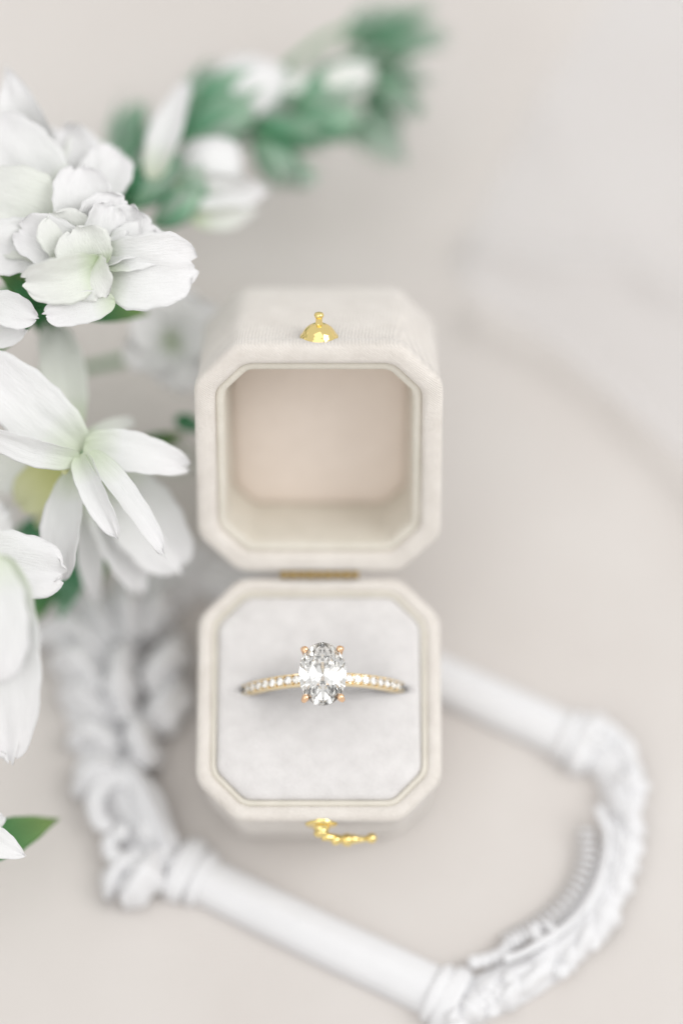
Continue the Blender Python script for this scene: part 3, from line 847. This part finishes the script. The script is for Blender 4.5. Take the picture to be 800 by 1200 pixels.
pp((135, 352), (52, 368), 40, 1.0, -.5, nv(0, -.2, 1), 'broad', .2, .06, .05, seed=15)
pp((-25, 352), (44, 372), 42, 1.5, .5, nv(0, -.1, 1), 'round', .2, .08, .06, seed=16)
pp((-30, 400), (30, 385), 30, 4, 3, nv(0, -.2, 1), 'round', .2, .08, .06, seed=17)
pp((108, 300), (128, 238), 52, 2, 3, nv(.5, .2, 1), 'broad', .4, .14, .12, seed=18)
pp((120, 310), (196, 280), 60, 2, 4, nv(.2, .4, 1), 'broad', .3, .12, .10, seed=19)
pp((60, 280), (-20, 300), 70, 5, 4, nv(-.2, .0, 1), 'broad', .3, .12, .08, seed=21)
pp((90, 250), (140, 178), 64, 9, 13, nv(.3, .3, 1), 'broad', .3, .12, .08, seed=22)
# sunken pale blossom below it
s2 = empty('pale_stock_blossom', tuple(P(195, 400, 0)*MM))
tag(s2, 'small pale blossom lying low on the linen left of the open lid', 'flower')
for i, (b, t, w_) in enumerate((((200, 400), (215, 335), 60), ((200, 400), (258, 370), 56), ((200, 405), (225, 460), 60), ((198, 400), (150, 430), 52), ((198, 400), (152, 372), 52))):
    petal(s2, F(*b, 27), F(*t, 21), w_*1.35/PXMM, nv(.1, .1, 1), 'broad', .3, .12, .06, 'petal', 'petal', 70+i)
tube_obj(s2, [F(200, 402, 38), F(150, 420, 34), F(60, 440, 30), F(-60, 470, 28)], .7)

# --- star-like blossom in the middle left
s3 = empty('star_shaped_blossom', tuple(P(95, 525, 0)*MM))
tag(s3, 'open white blossom with narrow petals and a yellow green throat', 'flower')
def p3(b, t, wpx, dd0, dd1, nrm, shape='strap', cup=.25, bow=.1, ruff=.04, mat='petal', seed=0, **kw):
    return pp(b, t, wpx, dd0, dd1, nrm, shape, cup, bow, ruff, mat, seed, s3, **kw)
p3((100, 532), (-25, 425), 78, 6, 4, nv(-.2, .2, 1), 'broad', .2, .08, .03, seed=101)
p3((92, 538), (-30, 500), 36, 3, 0, nv(0, -.5, 1), 'strap', .25, .12, .05, seed=102)
p3((82, 515), (62, 382), 56, 12, 16, nv(.3, 0, 1), 'broad', .4, .08, .05, seed=103, mat='petal_cream')
p3((98, 522), (220, 548), 50, 5, 7, nv(.1, .2, 1), 'strap', .3, .12, .04, seed=104)
p3((94, 532), (138, 630), 34, 3, 0, nv(-.3, 0, 1), 'strap', .5, .08, .05, seed=105)
p3((104, 530), (192, 652), 32, 3, -1, nv(.5, .3, 1), 'strap', .5, .06, .04, seed=106)
p3((92, 545), (72, 682), 54, 7, 5, nv(-.4, 0, 1), 'broad', .4, .08, .06, seed=107)
p3((120, 545), (212, 668), 88, 15, 14, nv(.1, 0, 1), 'broad', .2, .1, .04, seed=108)
p3((112, 560), (166, 694), 60, 14, 16, nv(.1, 0, 1), 'strap', .3, .1, .05, seed=109)
p3((108, 570), (112, 704), 36, 13, 18, nv(-.2, 0, 1), 'strap', .4, .08, .05, seed=110)
p3((150, 530), (232, 545), 50, 20, 24, nv(.1, .2, 1), 'broad', .2, .1, .05, seed=111, mat='petal_cream')
p3((95, 520), (158, 494), 22, 10, 13, nv(0, .3, 1), 'strap', .5, .14, .04, seed=112, mat='petal_cream')
p3((96, 540), (20, 590), 56, 12, 14, nv(0, 0, 1), 'broad', .4, .1, .05, seed=113, mat='petal_yellow')
p3((92, 540), (50, 618), 40, 14, 18, nv(0, 0, 1), 'strap', .4, .1, .05, seed=114, mat='petal_yellow')
p3((95, 535), (-20, 560), 60, 18, 20, nv(0, 0, 1), 'broad', .3, .1, .05, seed=115, mat='petal_cream')
tube_obj(s3, [F(98, 528, 6), F(100, 545, 14), F(85, 580, 22), F(20, 640, 27), F(-80, 690, 27)], .9)
for i, (b, t, w_) in enumerate((((85, 690), (28, 700), 26), ((95, 640), (70, 725), 34), ((120, 600), (112, 690), 40), ((60, 610), (10, 640), 30), ((60, 690), (32, 730), 24), ((205, 490), (240, 505), 22), ((150, 530), (215, 508), 24))):
    petal(s3, F(*b, 20), F(*t, 21), w_/PXMM, nv(.1, .1, 1), 'leaf', .25, .1, .05, 'sepal_dark' if i % 2 else 'leaf', 'leaf', 130+i)
for i, (x, y) in enumerate(((92, 536), (100, 538), (84, 545), (90, 549), (76, 552))):
    q = F(x, y, 4); o0 = s3.location/MM
    m = MB(); m.tube([F(96, 535, 9)-o0, q-o0], .18, 6); m.sphere(q-o0, .45, 8, 6)
    mesh('stamen', m.V, m.F, M['petal_yellow'], s3, True, [(.5, .7)]*len(m.V))

# --- big bloom entering from the left edge
s4 = empty('drooping_blossom', tuple(P(-40, 660, 0)*MM))
tag(s4, 'large white ruffled bloom hanging in at the left edge', 'flower')
def p4(b, t, wpx, dd0, dd1, nrm, shape='broad', cup=.25, bow=.1, ruff=.04, mat='petal', seed=0, **kw):
    return pp(b, t, wpx, dd0, dd1, nrm, shape, cup, bow, ruff, mat, seed, s4, **kw)
p4((-60, 655), (74, 672), 80, -1, 0, nv(.1, .2, 1), 'broad', .2, .1, .10, seed=201)
p4((-10, 650), (12, 890), 88, -9, -1, nv(.2, 0, 1), 'strap', .3, .08, .05, seed=202)
p4((-30, 640), (-20, 800), 110, -12, -8, nv(.2, 0, 1), 'broad', .2, .1, .05, seed=203)
p4((-60, 640), (10, 600), 60, 8, 10, nv(.2, .3, 1), 'broad', .2, .1, .06, seed=204)
p4((-60, 690), (8, 592), 60, 16, 20, nv(0, 0, 1), 'broad', .2, .1, .06, seed=205)
p4((-50, 700), (-5, 850), 70, 2, 2, nv(0, 0, 1), 'strap', .2, .1, .08, seed=206)
tube_obj(s4, [F(-45, 655, 0), F(-60, 665, 8), F(-90, 690, 16), F(-150, 720, 22)], 1.0)

# --- sprig at the lower left edge
s5 = empty('leaf_sprig', tuple(P(-10, 995, 0)*MM))
tag(s5, 'green leaf with a white petal poking in at the lower left edge', 'sprig')
petal(s5, F(-45, 1008, 6), F(66, 962, 12), 4.8, nv(0, .3, 1), 'leaf', .3, .1, .04, 'leaf', 'leaf', 301, 22, 15)
pp((-40, 970), (29, 1003), 36, 0, 1, nv(0, .2, 1), 'point', .25, .1, .05, seed=302, parent=s5)
pp((-45, 985), (6, 958), 24, 3, 4, nv(0, .3, 1), 'round', .2, .1, .05, seed=303, parent=s5)
tube_obj(s5, [F(-40, 995, 4), F(-70, 1000, 8), F(-120, 1020, 10)], .6)

# ------------------------------------------------------------------ tulle
def tulle():
    V = []; UV = []; Fc = []; nx, ny = 110, 130
    edge = spline([gp(528, 325), gp(560, 372), gp(640, 410), gp(720, 462), gp(800, 545), gp(900, 690), gp(960, 850)], nx)
    for j in range(ny):
        for i in range(nx):
            u, v = i/(nx-1), j/(ny-1)
            ex, ey = edge[i]
            x = ex+(v*.55-.03*math.sin(v*5))*120; y = ey+v*115+2.0*math.sin(u*9)*(1-v)
            z = cloth_z(x, y)+.5+2.0*max(0, v-.1)*u+.9*math.exp(-((v-.05-.03*math.sin(u*5))/.035)**2)+.9*math.exp(-((v-.27+.25*u)/.04)**2)
            z += .6*(1+math.sin(v*13+u*5+2*noise.noise(Vector((u*3, v*3, 1)))))*(.2+v*.8)
            V.append((x, y, z)); UV.append((u*1.6, v*1.6))
    for j in range(ny-1):
        for i in range(nx-1):
            a = j*nx+i; Fc.append((a, a+1, a+nx+1, a+nx))
    o = mesh('tulle_veil', V, Fc, M['tulle'], None, True, UV)
    tag(o, 'sheer white tulle loosely spread over the linen at the upper right', 'tulle')
tulle()
